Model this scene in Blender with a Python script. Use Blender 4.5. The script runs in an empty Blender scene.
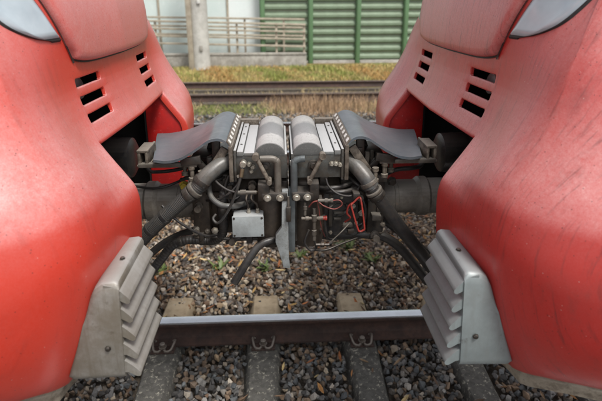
import bpy, bmesh, math, random
import numpy as np
from mathutils import Vector, Matrix

random.seed(7); rng = np.random.default_rng(11)
scene = bpy.context.scene
COL = scene.collection

# ------------------------------------------------------------------ camera
PITCH, YAW, ROLL = math.radians(16), math.radians(2.5), math.radians(0.2)
F = Vector((math.sin(YAW)*math.cos(PITCH), math.cos(YAW)*math.cos(PITCH), -math.sin(PITCH)))
R = Vector((math.cos(YAW), -math.sin(YAW), 0)); U = R.cross(F)
R, U = R*math.cos(ROLL) - U*math.sin(ROLL), U*math.cos(ROLL) + R*math.sin(ROLL)
cam_data = bpy.data.cameras.new('camera'); cam = bpy.data.objects.new('camera', cam_data); COL.objects.link(cam)
cam.matrix_world = Matrix(((R.x, U.x, -F.x, -.04), (R.y, U.y, -F.y, -1.81), (R.z, U.z, -F.z, 1.885), (0, 0, 0, 1)))
cam_data.sensor_fit = 'HORIZONTAL'; cam_data.sensor_width = 36
cam_data.lens = 483/602*36
cam_data.shift_y = -(200.5-136.5)/602
cam_data.clip_start = .02; cam_data.clip_end = 500
cam_data.dof.use_dof = True; cam_data.dof.focus_distance = 1.8; cam_data.dof.aperture_fstop = 3.2
scene.camera = cam

# ------------------------------------------------------------------ light
SUN_EL, SUN_AZ = math.radians(58), math.radians(148)      # azimuth from +Y towards +X: behind the camera, to the right
world = bpy.data.worlds.new('World'); scene.world = world; world.use_nodes = True
wn, wl = world.node_tree.nodes, world.node_tree.links
sky = wn.new('ShaderNodeTexSky'); sky.sky_type = 'NISHITA'; sky.sun_disc = False
sky.sun_elevation = SUN_EL; sky.sun_rotation = SUN_AZ; sky.dust_density = 3.0; sky.air_density = 1.0; sky.ozone_density = 1.0
hs = wn.new('ShaderNodeHueSaturation'); hs.inputs['Saturation'].default_value = .18      # overcast: grey-white sky
wl.new(sky.outputs[0], hs.inputs['Color']); wl.new(hs.outputs[0], wn['Background'].inputs[0])
wn['Background'].inputs[1].default_value = .125
sl = bpy.data.lights.new('sun', 'SUN'); sun = bpy.data.objects.new('sun', sl); COL.objects.link(sun)
sl.energy = 2.0; sl.angle = math.radians(14); sl.color = (1, .96, .9)
sd = Vector((math.sin(SUN_AZ)*math.cos(SUN_EL), math.cos(SUN_AZ)*math.cos(SUN_EL), math.sin(SUN_EL)))
sun.rotation_euler = sd.to_track_quat('Z', 'Y').to_euler()
scene.view_settings.view_transform = 'Standard'; scene.view_settings.look = 'None'
scene.view_settings.exposure = 0.68; scene.view_settings.gamma = 1
scene.view_settings.use_curve_mapping = False
scene.render.engine = 'CYCLES'
scene.cycles.use_denoising = True
scene.cycles.max_bounces = 8

# ------------------------------------------------------------------ materials
MATS = {}
def new_mat(name):
    m = bpy.data.materials.new(name); m.use_nodes = True; MATS[name] = m
    nt = m.node_tree
    return m, nt.nodes, nt.links, nt.nodes['Principled BSDF']
def N(nodes, t, **kw):
    n = nodes.new(t)
    for k, v in kw.items():
        if hasattr(n, k): setattr(n, k, v)
        else: n.inputs[k].default_value = v
    return n
def math_node(nodes, links, op, a, b=None, clamp=False):
    n = nodes.new('ShaderNodeMath'); n.operation = op; n.use_clamp = clamp
    for i, v in enumerate((a, b)):
        if v is None: continue
        if isinstance(v, (int, float)): n.inputs[i].default_value = v
        else: links.new(v, n.inputs[i])
    return n.outputs[0]
def ramp(nodes, links, fac, stops):
    n = nodes.new('ShaderNodeValToRGB'); links.new(fac, n.inputs[0])
    e = n.color_ramp.elements
    while len(e) < len(stops): e.new(.5)
    for i, (p, c) in enumerate(stops):
        e[i].position = p; e[i].color = (*c, 1) if len(c) == 3 else c
    return n.outputs[0]
def mix(nodes, links, fac, a, b):
    n = nodes.new('ShaderNodeMix'); n.data_type = 'RGBA'
    for sock, v in ((n.inputs[0], fac), (n.inputs[6], a), (n.inputs[7], b)):
        if isinstance(v, (int, float)): sock.default_value = v
        elif isinstance(v, tuple): sock.default_value = (*v, 1)
        else: links.new(v, sock)
    return n.outputs[2]
def coords(nodes, links, scale=(1, 1, 1)):
    tc = nodes.new('ShaderNodeTexCoord'); mp = nodes.new('ShaderNodeMapping')
    mp.inputs['Scale'].default_value = scale; links.new(tc.outputs['Object'], mp.inputs[0])
    return mp.outputs[0]
def noise(nodes, links, vec, scale, detail=5, rough=.6):
    n = nodes.new('ShaderNodeTexNoise'); n.inputs['Scale'].default_value = scale
    n.inputs['Detail'].default_value = detail; n.inputs['Roughness'].default_value = rough
    links.new(vec, n.inputs['Vector']); return n.outputs['Fac']
def bump(nodes, links, bsdf, h, strength=.3, dist=.002):
    b = nodes.new('ShaderNodeBump'); b.inputs['Strength'].default_value = strength; b.inputs['Distance'].default_value = dist
    links.new(h, b.inputs['Height']); links.new(b.outputs[0], bsdf.inputs['Normal'])

def grimy(name, c0, c1, scale=18, rough=.55, metal=0., dust=None, dust_amt=.6, spots=None, bmp=.25, lo=.38, hi=.64, rvar=.2, dirt=None, dirt_amt=.7, streak=None, st=(.60, .72), sps=6):
    """paint or metal c0 with grime c1 in clouds, pale dust lying on upward faces, optional spots"""
    m, n, l, b = new_mat(name); v = coords(n, l)
    f = noise(n, l, v, scale, 7, .65)
    col = ramp(n, l, f, [(lo, c0), (hi, c1)])
    if spots:
        f2 = noise(n, l, v, scale*sps, 8, .75)
        col = mix(n, l, ramp(n, l, f2, [(st[0], (0, 0, 0)), (st[1], (1, 1, 1))]), col, spots)
    if dirt:
        f4 = noise(n, l, v, scale*2.7, 8, .75)
        col = mix(n, l, ramp(n, l, f4, [(.46, (0, 0, 0)), (.60, (dirt_amt,)*3)]), col, dirt)
    if streak:
        f5 = noise(n, l, coords(n, l, (60, 60, 5)), 1, 6, .7)
        col = mix(n, l, ramp(n, l, f5, [(.50, (0, 0, 0)), (.66, (.75,)*3)]), col, streak)
    if dust:
        g = n.new('ShaderNodeNewGeometry'); sx = n.new('ShaderNodeSeparateXYZ'); l.new(g.outputs['True Normal'], sx.inputs[0])
        up = math_node(n, l, 'MULTIPLY', math_node(n, l, 'SUBTRACT', sx.outputs[2], .35, True), 1.7, True)
        f3 = noise(n, l, v, scale*2.2, 6, .7)
        up = math_node(n, l, 'MULTIPLY', up, math_node(n, l, 'MULTIPLY_ADD', f3, 1.6), True)
        up = math_node(n, l, 'MULTIPLY', up, dust_amt, True)
        col = mix(n, l, up, col, dust)
    l.new(col, b.inputs['Base Color']); b.inputs['Metallic'].default_value = metal
    l.new(math_node(n, l, 'MULTIPLY_ADD', f, rvar*2), b.inputs['Roughness'])
    b.inputs['Roughness'].default_value = rough
    rr = n.new('ShaderNodeMapRange'); l.new(f, rr.inputs[0]); rr.inputs[3].default_value = max(.05, rough-rvar); rr.inputs[4].default_value = min(1, rough+rvar)
    l.new(rr.outputs[0], b.inputs['Roughness'])
    fb = noise(n, l, v, scale*7, 5, .6); bump(n, l, b, fb, bmp)
    return m

def red_paint(name, streak, base, dust_sheen_gain, smut, film=0.):
    m, n, l, b = new_mat(name); v = coords(n, l)
    big = noise(n, l, v, 3.2, 6, .6); fine = noise(n, l, v, 260, 3, .6); mid = noise(n, l, v, 34, 6, .7)
    col = ramp(n, l, big, [(.3, base), (.7, tuple(x*.86 for x in base))])
    # faces turned up go paler: settled road dust plus sky sheen painted in
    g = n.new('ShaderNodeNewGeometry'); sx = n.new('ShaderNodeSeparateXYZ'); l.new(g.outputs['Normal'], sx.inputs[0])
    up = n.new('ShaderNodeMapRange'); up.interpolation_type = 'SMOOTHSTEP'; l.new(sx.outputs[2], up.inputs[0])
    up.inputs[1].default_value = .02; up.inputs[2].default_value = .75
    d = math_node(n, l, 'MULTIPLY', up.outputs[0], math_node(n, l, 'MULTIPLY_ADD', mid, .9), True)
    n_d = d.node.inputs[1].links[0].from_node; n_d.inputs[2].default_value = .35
    d = math_node(n, l, 'MULTIPLY', d, dust_sheen_gain, True)
    if film: d = math_node(n, l, 'ADD', d, math_node(n, l, 'MULTIPLY', math_node(n, l, 'ADD', mid, .5), film), True)  # hood only: pale film, chalk with the upturned panel's sky sheen painted in
    # thin chalky film everywhere
    d = math_node(n, l, 'ADD', d, math_node(n, l, 'MULTIPLY', fine, .10), True)
    grain = math_node(n, l, 'ADD', math_node(n, l, 'MULTIPLY', noise(n, l, v, 420, 2, .5), .5), math_node(n, l, 'MULTIPLY', noise(n, l, v, 130, 4, .7), .5))
    d = math_node(n, l, 'MULTIPLY', d, math_node(n, l, 'ADD', math_node(n, l, 'MULTIPLY', grain, 2.3), -.17), True)
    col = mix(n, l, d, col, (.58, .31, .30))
    # rain streaks
    vs = coords(n, l, streak); st = noise(n, l, vs, 1, 5, .65)
    sf = ramp(n, l, st, [(.56, (0, 0, 0)), (.76, (1, 1, 1))])
    sfv = math_node(n, l, 'MULTIPLY', math_node(n, l, 'MULTIPLY', sf, big), smut, True)
    col = mix(n, l, sfv, col, (.05, .025, .025))
    sm_ = noise(n, l, coords(n, l, (9, 26, 7)), 1, 8, .75)
    col = mix(n, l, math_node(n, l, 'MULTIPLY', ramp(n, l, sm_, [(.52, (0, 0, 0)), (.70, (1, 1, 1))]), min(.42, smut*.26)), col, (.11, .045, .04))
    # insect specks and chips
    for sc, th, c, amt in ((70, .035, (.55, .33, .30), .75), (110, .06, (.035, .02, .02), .8), (48, .03, (.04, .02, .02), .8)):
        w = n.new('ShaderNodeTexVoronoi'); w.inputs['Scale'].default_value = sc; l.new(v, w.inputs['Vector'])
        near = math_node(n, l, 'LESS_THAN', w.outputs['Distance'], th*2.4)
        sel = n.new('ShaderNodeSeparateColor'); l.new(w.outputs['Color'], sel.inputs[0])
        on = math_node(n, l, 'GREATER_THAN', sel.outputs[0], .84)
        col = mix(n, l, math_node(n, l, 'MULTIPLY', math_node(n, l, 'MULTIPLY', near, on), amt), col, c)
    l.new(col, b.inputs['Base Color'])
    rr = n.new('ShaderNodeMapRange'); l.new(mid, rr.inputs[0]); rr.inputs[3].default_value = .28; rr.inputs[4].default_value = .55
    l.new(rr.outputs[0], b.inputs['Roughness'])
    b.inputs['Coat Weight'].default_value = .32; b.inputs['Coat Roughness'].default_value = .24
    bump(n, l, b, mid, .06, .002)
    return m

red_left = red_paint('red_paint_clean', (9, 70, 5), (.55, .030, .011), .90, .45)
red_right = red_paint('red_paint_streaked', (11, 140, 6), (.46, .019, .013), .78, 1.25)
hood_left = red_paint('red_paint_chalk_sheen', (4, 60, 5), (.55, .030, .011), .8, .3, .42)
hood_right = red_paint('red_paint_chalk_sheen_streaked', (5, 120, 6), (.45, .019, .013), .5, 1.9, .36)
red_inner = grimy('red_inner', (.45, .012, .010), (.30, .010, .010), 12, .5, spots=(.5, .2, .2), bmp=.1)
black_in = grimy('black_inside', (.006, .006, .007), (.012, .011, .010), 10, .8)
black_rub = grimy('black_rubber', (.014, .014, .016), (.026, .024, .022), 25, .40, dust=(.12, .11, .10), dust_amt=.4, dirt=(.045, .037, .029), dirt_amt=.45)
hose_ribbed = grimy('hose_ribbed', (.028, .030, .031), (.042, .040, .037), 22, .45, dust=(.12, .11, .10), dust_amt=.3, dirt=(.055, .045, .036), dirt_amt=.5)
hose_grey = grimy('hose_grey', (.060, .066, .068), (.095, .088, .078), 16, .34, dust=(.25, .24, .22), dust_amt=.35, dirt=(.05, .042, .034), dirt_amt=.6)
seal_gap_m = grimy('seal_gap_black', (.012, .012, .012), (.03, .03, .03), 30, .6)
lens_m, n_, l_, b_ = new_mat('headlamp_lens')
v_ = coords(n_, l_); f_ = noise(n_, l_, v_, 6, 4)
l_.new(ramp(n_, l_, f_, [(.35, (.30, .37, .42)), (.7, (.46, .53, .57))]), b_.inputs['Base Color'])
b_.inputs['Roughness'].default_value = .18; b_.inputs['Coat Weight'].default_value = .6; b_.inputs['Coat Roughness'].default_value = .06
alu_left = grimy('cast_alu_brown', (.27, .262, .243), (.16, .146, .12), 5, .5, metal=.25, dust=(.40, .39, .375), dust_amt=.6, spots=(.10, .085, .07), lo=.42, hi=.60, dirt=(.13, .105, .072), dirt_amt=.4, bmp=.15, streak=(.15, .132, .105))
alu_right = grimy('cast_alu_grey', (.24, .28, .285), (.185, .212, .215), 4, .45, metal=.3, dust=(.36, .375, .38), dust_amt=.6, spots=(.09, .085, .08), lo=.42, hi=.60, dirt=(.15, .155, .15), dirt_amt=.25, bmp=.12, streak=(.19, .21, .21))
beige = grimy('skirt_lip', (.33, .29, .23), (.18, .15, .115), 9, .65, spots=(.10, .08, .06), dirt=(.09, .07, .05), dirt_amt=.7)
box_grey = grimy('box_grey', (.085, .090, .087), (.038, .034, .029), 14, .42, metal=.25, dust=(.50, .50, .495), dust_amt=1.0, spots=(.05, .045, .04), dirt=(.060, .047, .034), dirt_amt=.7)
cover_grey = grimy('cover_grey', (.16, .175, .175), (.10, .10, .095), 14, .5, dust=(.44, .445, .45), dust_amt=.9, spots=(.12, .115, .11), dirt=(.16, .15, .14), dirt_amt=.5)
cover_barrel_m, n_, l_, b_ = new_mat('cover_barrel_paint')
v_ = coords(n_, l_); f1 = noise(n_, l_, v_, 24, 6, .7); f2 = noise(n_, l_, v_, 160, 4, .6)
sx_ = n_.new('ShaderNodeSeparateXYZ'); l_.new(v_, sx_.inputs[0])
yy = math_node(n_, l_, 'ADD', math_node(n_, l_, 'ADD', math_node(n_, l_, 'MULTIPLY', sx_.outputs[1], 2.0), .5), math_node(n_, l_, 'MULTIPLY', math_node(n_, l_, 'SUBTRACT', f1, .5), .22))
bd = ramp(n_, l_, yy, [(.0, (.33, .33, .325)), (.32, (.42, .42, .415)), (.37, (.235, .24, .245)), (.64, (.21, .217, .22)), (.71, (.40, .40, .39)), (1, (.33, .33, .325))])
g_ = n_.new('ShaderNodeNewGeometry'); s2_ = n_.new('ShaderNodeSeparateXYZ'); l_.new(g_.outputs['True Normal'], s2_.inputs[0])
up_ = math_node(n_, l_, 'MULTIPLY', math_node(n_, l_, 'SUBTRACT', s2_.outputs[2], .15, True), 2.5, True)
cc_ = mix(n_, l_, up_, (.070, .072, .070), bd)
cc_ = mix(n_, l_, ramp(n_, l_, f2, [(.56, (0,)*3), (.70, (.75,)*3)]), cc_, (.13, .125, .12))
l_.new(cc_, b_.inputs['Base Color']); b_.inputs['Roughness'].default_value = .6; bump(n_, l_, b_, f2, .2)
steel_dark = grimy('steel_dark', (.048, .045, .041), (.018, .015, .013), 16, .40, metal=.4, dust=(.20, .18, .16), dust_amt=.5, spots=(.12, .09, .065), dirt=(.055, .038, .026), dirt_amt=.5)
steel_rust = grimy('steel_rusty', (.062, .048, .036), (.024, .018, .014), 13, .5, metal=.25, dust=(.20, .17, .14), dust_amt=.5, spots=(.14, .085, .05))
tube_m = grimy('drawbar_paint', (.125, .112, .095), (.052, .045, .038), 9, .5, metal=.1, dust=(.26, .24, .21), dust_amt=.5, spots=(.16, .12, .09), dirt=(.055, .042, .03), dirt_amt=.6)
drawbar_m = grimy('drawbar_dusty', (.23, .21, .18), (.115, .10, .085), 7, .5, dust=(.34, .32, .29), dust_amt=.6, spots=(.26, .19, .13), dirt=(.08, .065, .05), dirt_amt=.5)
frame_tan = grimy('frame_dirty', (.17, .145, .115), (.06, .048, .038), 16, .6, metal=.1, dust=(.30, .27, .23), dust_amt=.5, spots=(.05, .037, .028), dirt=(.04, .03, .021), dirt_amt=.8)
mat_blue = grimy('mat_rubber', (.078, .096, .115), (.052, .063, .074), 9, .36, dust=(.14, .155, .17), dust_amt=.5, spots=(.17, .185, .19), bmp=.15, dirt=(.12, .12, .115), dirt_amt=.45)
lever_m = grimy('lever_grey', (.30, .325, .33), (.20, .215, .215), 14, .45, metal=.25, dust=(.4, .41, .41), dust_amt=.5, spots=(.08, .07, .06), dirt=(.10, .09, .075), dirt_amt=.5)
lever_dk = grimy('lever_slate', (.10, .115, .12), (.055, .06, .062), 14, .45, metal=.25)
jbox_m = grimy('junction_box_paint', (.29, .32, .325), (.20, .215, .215), 14, .5, dust=(.42, .43, .43), dust_amt=.7, spots=(.14, .14, .14))
bolt_m = grimy('bolt_zinc', (.42, .40, .35), (.22, .19, .15), 40, .4, metal=.6)
brass_m = grimy('brass_dirty', (.20, .15, .09), (.10, .075, .05), 40, .4, metal=.5)
yellow_m = grimy('yellow_mark', (.45, .34, .03), (.20, .15, .03), 40, .5)
red_rod = grimy('red_rod', (.32, .028, .018), (.18, .016, .012), 40, .5, dirt=(.10, .03, .02), dirt_amt=.6)
red_wire = grimy('red_wire', (.22, .05, .04), (.12, .035, .03), 40, .5)
white_mk = grimy('white_mark', (.75, .75, .73), (.55, .54, .5), 40, .5)
horn_m = grimy('horn_metal', (.32, .33, .33), (.2, .2, .2), 20, .35, metal=.6)
rail_side = grimy('rail_rust', (.075, .040, .030), (.038, .023, .019), 9, .7, spots=(.12, .065, .042), dirt=(.03, .02, .017), dirt_amt=.7, bmp=.6)
clip_m = grimy('clip_steel', (.15, .125, .105), (.07, .055, .045), 40, .5, metal=.3, dust=(.26, .23, .20), dust_amt=.6)
rail_dull = grimy('rail_dull', (.15, .115, .095), (.09, .07, .06), 6, .6, metal=.2)
rail_top = grimy('rail_polished', (.74, .77, .82), (.62, .64, .67), 4, .22, metal=.9, bmp=.05, rvar=.08)
concrete = grimy('sleeper_concrete', (.092, .088, .078), (.050, .047, .042), 22, .85, spots=(.36, .34, .28), bmp=1.0, st=(.545, .64), sps=1.6)
concrete_end = grimy('sleeper_end_concrete', (.34, .27, .18), (.23, .175, .11), 14, .9, spots=(.40, .34, .25), bmp=.7)
mast_m = grimy('mast_concrete', (.52, .51, .47), (.42, .41, .38), 2.5, .9, bmp=.2, dirt=(.30, .285, .25), dirt_amt=.4)
plinth_m = grimy('plinth_concrete', (.42, .40, .36), (.27, .255, .225), 2.2, .9, bmp=.2, dirt=(.16, .145, .12), dirt_amt=.5, streak=(.2, .185, .155))
galv = grimy('galvanised', (.42, .37, .29), (.29, .25, .19), 5, .6, metal=.0, bmp=.1)
green_m = grimy('green_board', (.185, .25, .165), (.155, .21, .138), 1.8, .55, bmp=.1, dirt=(.11, .135, .085), dirt_amt=.35, streak=(.13, .175, .11))
green_post = grimy('green_post_paint', (.115, .215, .105), (.10, .18, .09), 2, .5, bmp=.1)
pane_m = grimy('pane_turquoise', (.56, .66, .64), (.64, .71, .69), .5, .25, bmp=0)
pane_w = grimy('pane_white', (.80, .84, .84), (.72, .79, .78), .5, .25, bmp=0)
platform_m = grimy('platform_paving', (.32, .31, .29), (.22, .21, .2), 3, .9)

def attr_mat(name, rough, scale, lo=.75, hi=1.2, bmp=.4, sheen=False):
    m, n, l, b = new_mat(name); v = coords(n, l)
    a = n.new('ShaderNodeAttribute'); a.attribute_name = 'col'
    f = noise(n, l, v, scale, 4, .6)
    k = ramp(n, l, f, [(.3, (lo,)*3), (.7, (hi,)*3)])
    mm = n.new('ShaderNodeMix'); mm.data_type = 'RGBA'; mm.blend_type = 'MULTIPLY'; mm.inputs[0].default_value = 1
    l.new(a.outputs['Color'], mm.inputs[6]); l.new(k, mm.inputs[7]); l.new(mm.outputs[2], b.inputs['Base Color'])
    b.inputs['Roughness'].default_value = rough
    if bmp: bump(n, l, b, f, bmp, .003)
    return m
stone_m = attr_mat('ballast_stone', .75, 90)
leaf_m = attr_mat('dead_leaf', .6, 60, bmp=.2)
grass_m = attr_mat('grass_blade', .7, 8, bmp=0)
m_, n_, l_, b_ = new_mat('ground_soil')
v_ = coords(n_, l_); f1 = noise(n_, l_, v_, 30, 8, .7); f0 = noise(n_, l_, v_, 1.1, 4)
l_.new(mix(n_, l_, f0, ramp(n_, l_, f1, [(.3, (.035, .03, .025)), (.52, (.10, .085, .07)), (.72, (.22, .19, .16))]), ramp(n_, l_, f1, [(.3, (.03, .024, .018)), (.7, (.17, .13, .09))])), b_.inputs['Base Color'])
b_.inputs['Roughness'].default_value = .9; bump(n_, l_, b_, f1, 1, .02); soil_m = m_
m_, n_, l_, b_ = new_mat('bank_soil')
v_ = coords(n_, l_); f1 = noise(n_, l_, v_, 22, 8, .7); f0 = noise(n_, l_, v_, 1.5, 4)
l_.new(mix(n_, l_, ramp(n_, l_, f0, [(.4, (0,)*3), (.6, (1,)*3)]), ramp(n_, l_, f1, [(.3, (.09, .10, .02)), (.7, (.20, .19, .05))]), ramp(n_, l_, f1, [(.3, (.13, .085, .03)), (.7, (.30, .21, .08))])), b_.inputs['Base Color'])
b_.inputs['Roughness'].default_value = .9; bump(n_, l_, b_, f1, 1, .03); bank_m = m_

# ------------------------------------------------------------------ mesh helpers
def tag(o, label=None, cat=None, group=None, kind=None):
    for k, v in (('label', label), ('category', cat), ('group', group), ('kind', kind)):
        if v: o[k] = v
    return o
def empty(name, loc, **kw):
    o = bpy.data.objects.new(name, None); COL.objects.link(o); o.location = loc; o.empty_display_size = .1
    return tag(o, **kw)
def link(name, me, parent=None):
    o = bpy.data.objects.new(name, me); COL.objects.link(o)
    if parent:
        o.parent = parent
        off = Vector((0, 0, 0)); p = parent
        while p: off += Vector(p.location); p = p.parent
        o.location = -off
    return o
def spline(pts, per=8):
    pts = [Vector(p) for p in pts]
    if len(pts) < 3 or per < 2: return pts
    out = []; e = [2*pts[0]-pts[1]] + pts + [2*pts[-1]-pts[-2]]
    for i in range(1, len(e)-2):
        a, b, c, d = e[i-1:i+3]
        for k in range(per):
            t = k/per
            out.append(.5*((2*b) + (c-a)*t + (2*a-5*b+4*c-d)*t*t + (3*b-a-3*c+d)*t**3))
    out.append(pts[-1]); return out
class MB:
    def __init__(s): s.v = []; s.f = []; s.mi = []
    def add(s, vs, fs, mi=0):
        o = len(s.v); s.v += [tuple(p) for p in vs]; s.f += [tuple(i+o for i in f) for f in fs]; s.mi += [mi]*len(fs); return s
    def box(s, x0, x1, y0, y1, z0, z1, mi=0):
        x0, x1 = min(x0, x1), max(x0, x1)
        return s.add([(x, y, z) for x in (x0, x1) for y in (y0, y1) for z in (z0, z1)],
                     [(0, 1, 3, 2), (4, 6, 7, 5), (0, 4, 5, 1), (2, 3, 7, 6), (0, 2, 6, 4), (1, 5, 7, 3)], mi)
    def bar(s, a, b, w, h, up=(0, 0, 1)):
        a, b = Vector(a), Vector(b); d = (b-a).normalized(); sd = d.cross(Vector(up)).normalized(); u = sd.cross(d)
        return s.add([p+sd*i*w/2+u*j*h/2 for p in (a, b) for i in (-1, 1) for j in (-1, 1)],
                     [(0, 1, 3, 2), (4, 6, 7, 5), (0, 4, 5, 1), (2, 3, 7, 6), (0, 2, 6, 4), (1, 5, 7, 3)])
    def tube(s, pts, r, n=12, per=8, rib=0, ribd=.0015, cap=True, flat=1, closed=False):
        P = spline(pts, per)
        if rib:      # resample evenly so the ribs are even
            L = [0]
            for a, b in zip(P, P[1:]): L.append(L[-1]+(b-a).length)
            k = int(L[-1]/(rib/4)); Q = []
            j = 0
            for i in range(k+1):
                t = L[-1]*i/k
                while j < len(L)-2 and L[j+1] < t: j += 1
                Q.append(P[j].lerp(P[j+1], (t-L[j])/max(1e-9, L[j+1]-L[j])))
            P = Q
        m = len(P); rr = r if callable(r) else (lambda t: r)
        vs = []; t0 = (P[1]-P[0]).normalized()
        up = Vector((0, 1, 0)) if abs(t0.y) < .9 else Vector((0, 0, 1)); nrm = (up - t0*up.dot(t0)).normalized()
        for i, p in enumerate(P):
            t = (P[min(i+1, m-1)]-P[max(i-1, 0)]).normalized(); nrm = (nrm - t*nrm.dot(t)).normalized(); bn = t.cross(nrm)
            q = rr(i/(m-1)) + (ribd if rib and (i % 4) in (0, 1) else 0)
            for k in range(n):
                a = 2*math.pi*k/n; vs.append(p + nrm*(math.cos(a)*q*flat) + bn*(math.sin(a)*q))
        fs = [(i*n+k, i*n+(k+1) % n, (i+1)*n+(k+1) % n, (i+1)*n+k) for i in range(m-1) for k in range(n)]
        if cap: fs += [tuple(range(n))[::-1], tuple((m-1)*n+k for k in range(n))]
        return s.add(vs, fs)
    def cyl(s, a, b, r, n=16, r2=None): return s.tube([a, b], (lambda t: r+((r2 if r2 is not None else r)-r)*t), n, 1)
    def lathe(s, a, d, prof, n=24):
        """prof: list of (distance along d, radius)"""
        a, d = Vector(a), Vector(d).normalized(); u = d.orthogonal().normalized(); w = d.cross(u); m = len(prof); vs = []
        for t, r in prof:
            for k in range(n):
                an = 2*math.pi*k/n; vs.append(a+d*t+u*math.cos(an)*r+w*math.sin(an)*r)
        fs = [(i*n+k, i*n+(k+1) % n, (i+1)*n+(k+1) % n, (i+1)*n+k) for i in range(m-1) for k in range(n)]
        fs += [tuple(range(n))[::-1], tuple((m-1)*n+k for k in range(n))]
        return s.add(vs, fs)
    def hexbolt(s, p, d, r, h):
        s.lathe(p, d, [(0, r*1.35), (h*.25, r*1.35), (h*.25, r), (h*.9, r), (h, r*.85)], 6)
        return s
    def prism(s, poly, axis, a0, a1):
        k = len(poly)
        def P(u, v, w): return {'y': (u, w, v), 'x': (w, u, v), 'z': (u, v, w)}[axis]
        return s.add([P(u, v, a0) for u, v in poly]+[P(u, v, a1) for u, v in poly],
                     [tuple(range(k))[::-1], tuple(range(k, 2*k))]+[(i, (i+1) % k, k+(i+1) % k, k+i) for i in range(k)])
    def grid(s, rows, mi=0):
        h, w = len(rows), len(rows[0])
        return s.add([p for r in rows for p in r], [(i*w+j, i*w+j+1, (i+1)*w+j+1, (i+1)*w+j) for i in range(h-1) for j in range(w-1)], mi)
    def mesh(s, name, mats, bevel=0, ang=38, seg=2, weld=0):
        me = bpy.data.meshes.new(name); bm = bmesh.new()
        vs = [bm.verts.new(p) for p in s.v]
        for f, mi in zip(s.f, s.mi):
            try: bf = bm.faces.new([vs[i] for i in f]); bf.material_index = mi
            except ValueError: pass
        if weld: bmesh.ops.remove_doubles(bm, verts=bm.verts, dist=weld)
        bmesh.ops.recalc_face_normals(bm, faces=bm.faces)
        if bevel:
            es = [e for e in bm.edges if len(e.link_faces) == 2 and e.calc_face_angle(0) > .6]
            bmesh.ops.bevel(bm, geom=es, offset=bevel, segments=seg, affect='EDGES', profile=.5, clamp_overlap=True)
        bm.to_mesh(me); bm.free()
        for m in (mats if isinstance(mats, (list, tuple)) else [mats]): me.materials.append(m)
        me.polygons.foreach_set('use_smooth', [True]*len(me.polygons)); me.set_sharp_from_angle(angle=math.radians(ang))
        return me
    def build(s, name, mats, parent=None, **kw): return link(name, s.mesh(name, mats, **kw), parent)

def big_mesh(name, V, Fc, mat, colors=None):
    """numpy triangles -> one mesh; colours per vertex in attribute col"""
    me = bpy.data.meshes.new(name); nv, nf = len(V), len(Fc)
    me.vertices.add(nv); me.vertices.foreach_set('co', V.astype(np.float32).ravel())
    me.loops.add(nf*3); me.loops.foreach_set('vertex_index', Fc.astype(np.int32).ravel())
    me.polygons.add(nf); me.polygons.foreach_set('loop_start', np.arange(0, nf*3, 3, dtype=np.int32))
    me.polygons.foreach_set('use_smooth', np.zeros(nf, dtype=bool)); me.update(calc_edges=True); me.validate()
    if colors is not None:
        a = me.attributes.new('col', 'FLOAT_COLOR', 'POINT')
        a.data.foreach_set('color', np.concatenate([colors, np.ones((nv, 1))], 1).astype(np.float32).ravel())
    me.materials.append(mat); return me

# ------------------------------------------------------------------ the setting: ground
XC = -.012                                   # the coupling plane
SLEEPERS = [-.765+.6*k for k in range(-2, 5)]
def structure(o): o['kind'] = 'structure'; return o
gb = MB()
gb.grid([[(x, y, -.245) for x in (-120, -30, -8, -3, 3, 8, 30, 120)] for y in (-60, -10, -3, -1.5, 0, 3, 6, 9.9, 14, 30, 120)])
structure(gb.build('ground', soil_m))
bk = MB(); rows = []
for y, z in ((9.86, -.26), (10.1, -.2), (10.6, -.12), (11.2, -.05), (12.0, -.03), (12.35, -.03), (13.5, -.03), (16, 0)):
    rows.append([(x, y, z + .035*math.sin(x*1.7+y*3)*(y > 10 and y < 12.3)) for x in np.linspace(-16, 16, 50)])
bk.grid(rows); structure(bk.build('grass_bank', bank_m))
pl = MB().box(-14, 14, -6, -1.66, -.24, .42); pl.box(-14, 14, -1.70, -1.62, .36, .43)
structure(pl.build('platform', platform_m, bevel=.01))

# stones of the ballast, all countless and alike
protos = []
for k in range(22):
    bm = bmesh.new()
    for _ in range(13):
        p = Vector((random.gauss(0, 1), random.gauss(0, 1), random.gauss(0, 1))).normalized()
        q = Vector((p.x*random.uniform(.75, 1.15), p.y*random.uniform(.5, .95), p.z*random.uniform(.4, .8))); bm.verts.new(q)
    r = bmesh.ops.convex_hull(bm, input=bm.verts)
    bmesh.ops.delete(bm, geom=[v for v in bm.verts if not v.link_faces], context='VERTS')
    bmesh.ops.triangulate(bm, faces=bm.faces); bm.verts.index_update()
    protos.append((np.array([v.co[:] for v in bm.verts]), np.array([[v.index for v in f.verts] for f in bm.faces]))); bm.free()
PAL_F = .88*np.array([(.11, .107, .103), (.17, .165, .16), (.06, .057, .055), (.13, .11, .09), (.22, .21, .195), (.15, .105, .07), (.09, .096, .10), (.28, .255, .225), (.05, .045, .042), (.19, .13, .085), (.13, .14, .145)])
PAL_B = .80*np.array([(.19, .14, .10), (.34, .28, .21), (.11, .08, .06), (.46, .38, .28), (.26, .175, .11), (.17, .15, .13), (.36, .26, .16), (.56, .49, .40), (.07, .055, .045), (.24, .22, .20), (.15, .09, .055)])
def ry(a): c, s = math.cos(a), math.sin(a); return np.array([[c, 0, s], [0, 1, 0], [-s, 0, c]])
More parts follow.
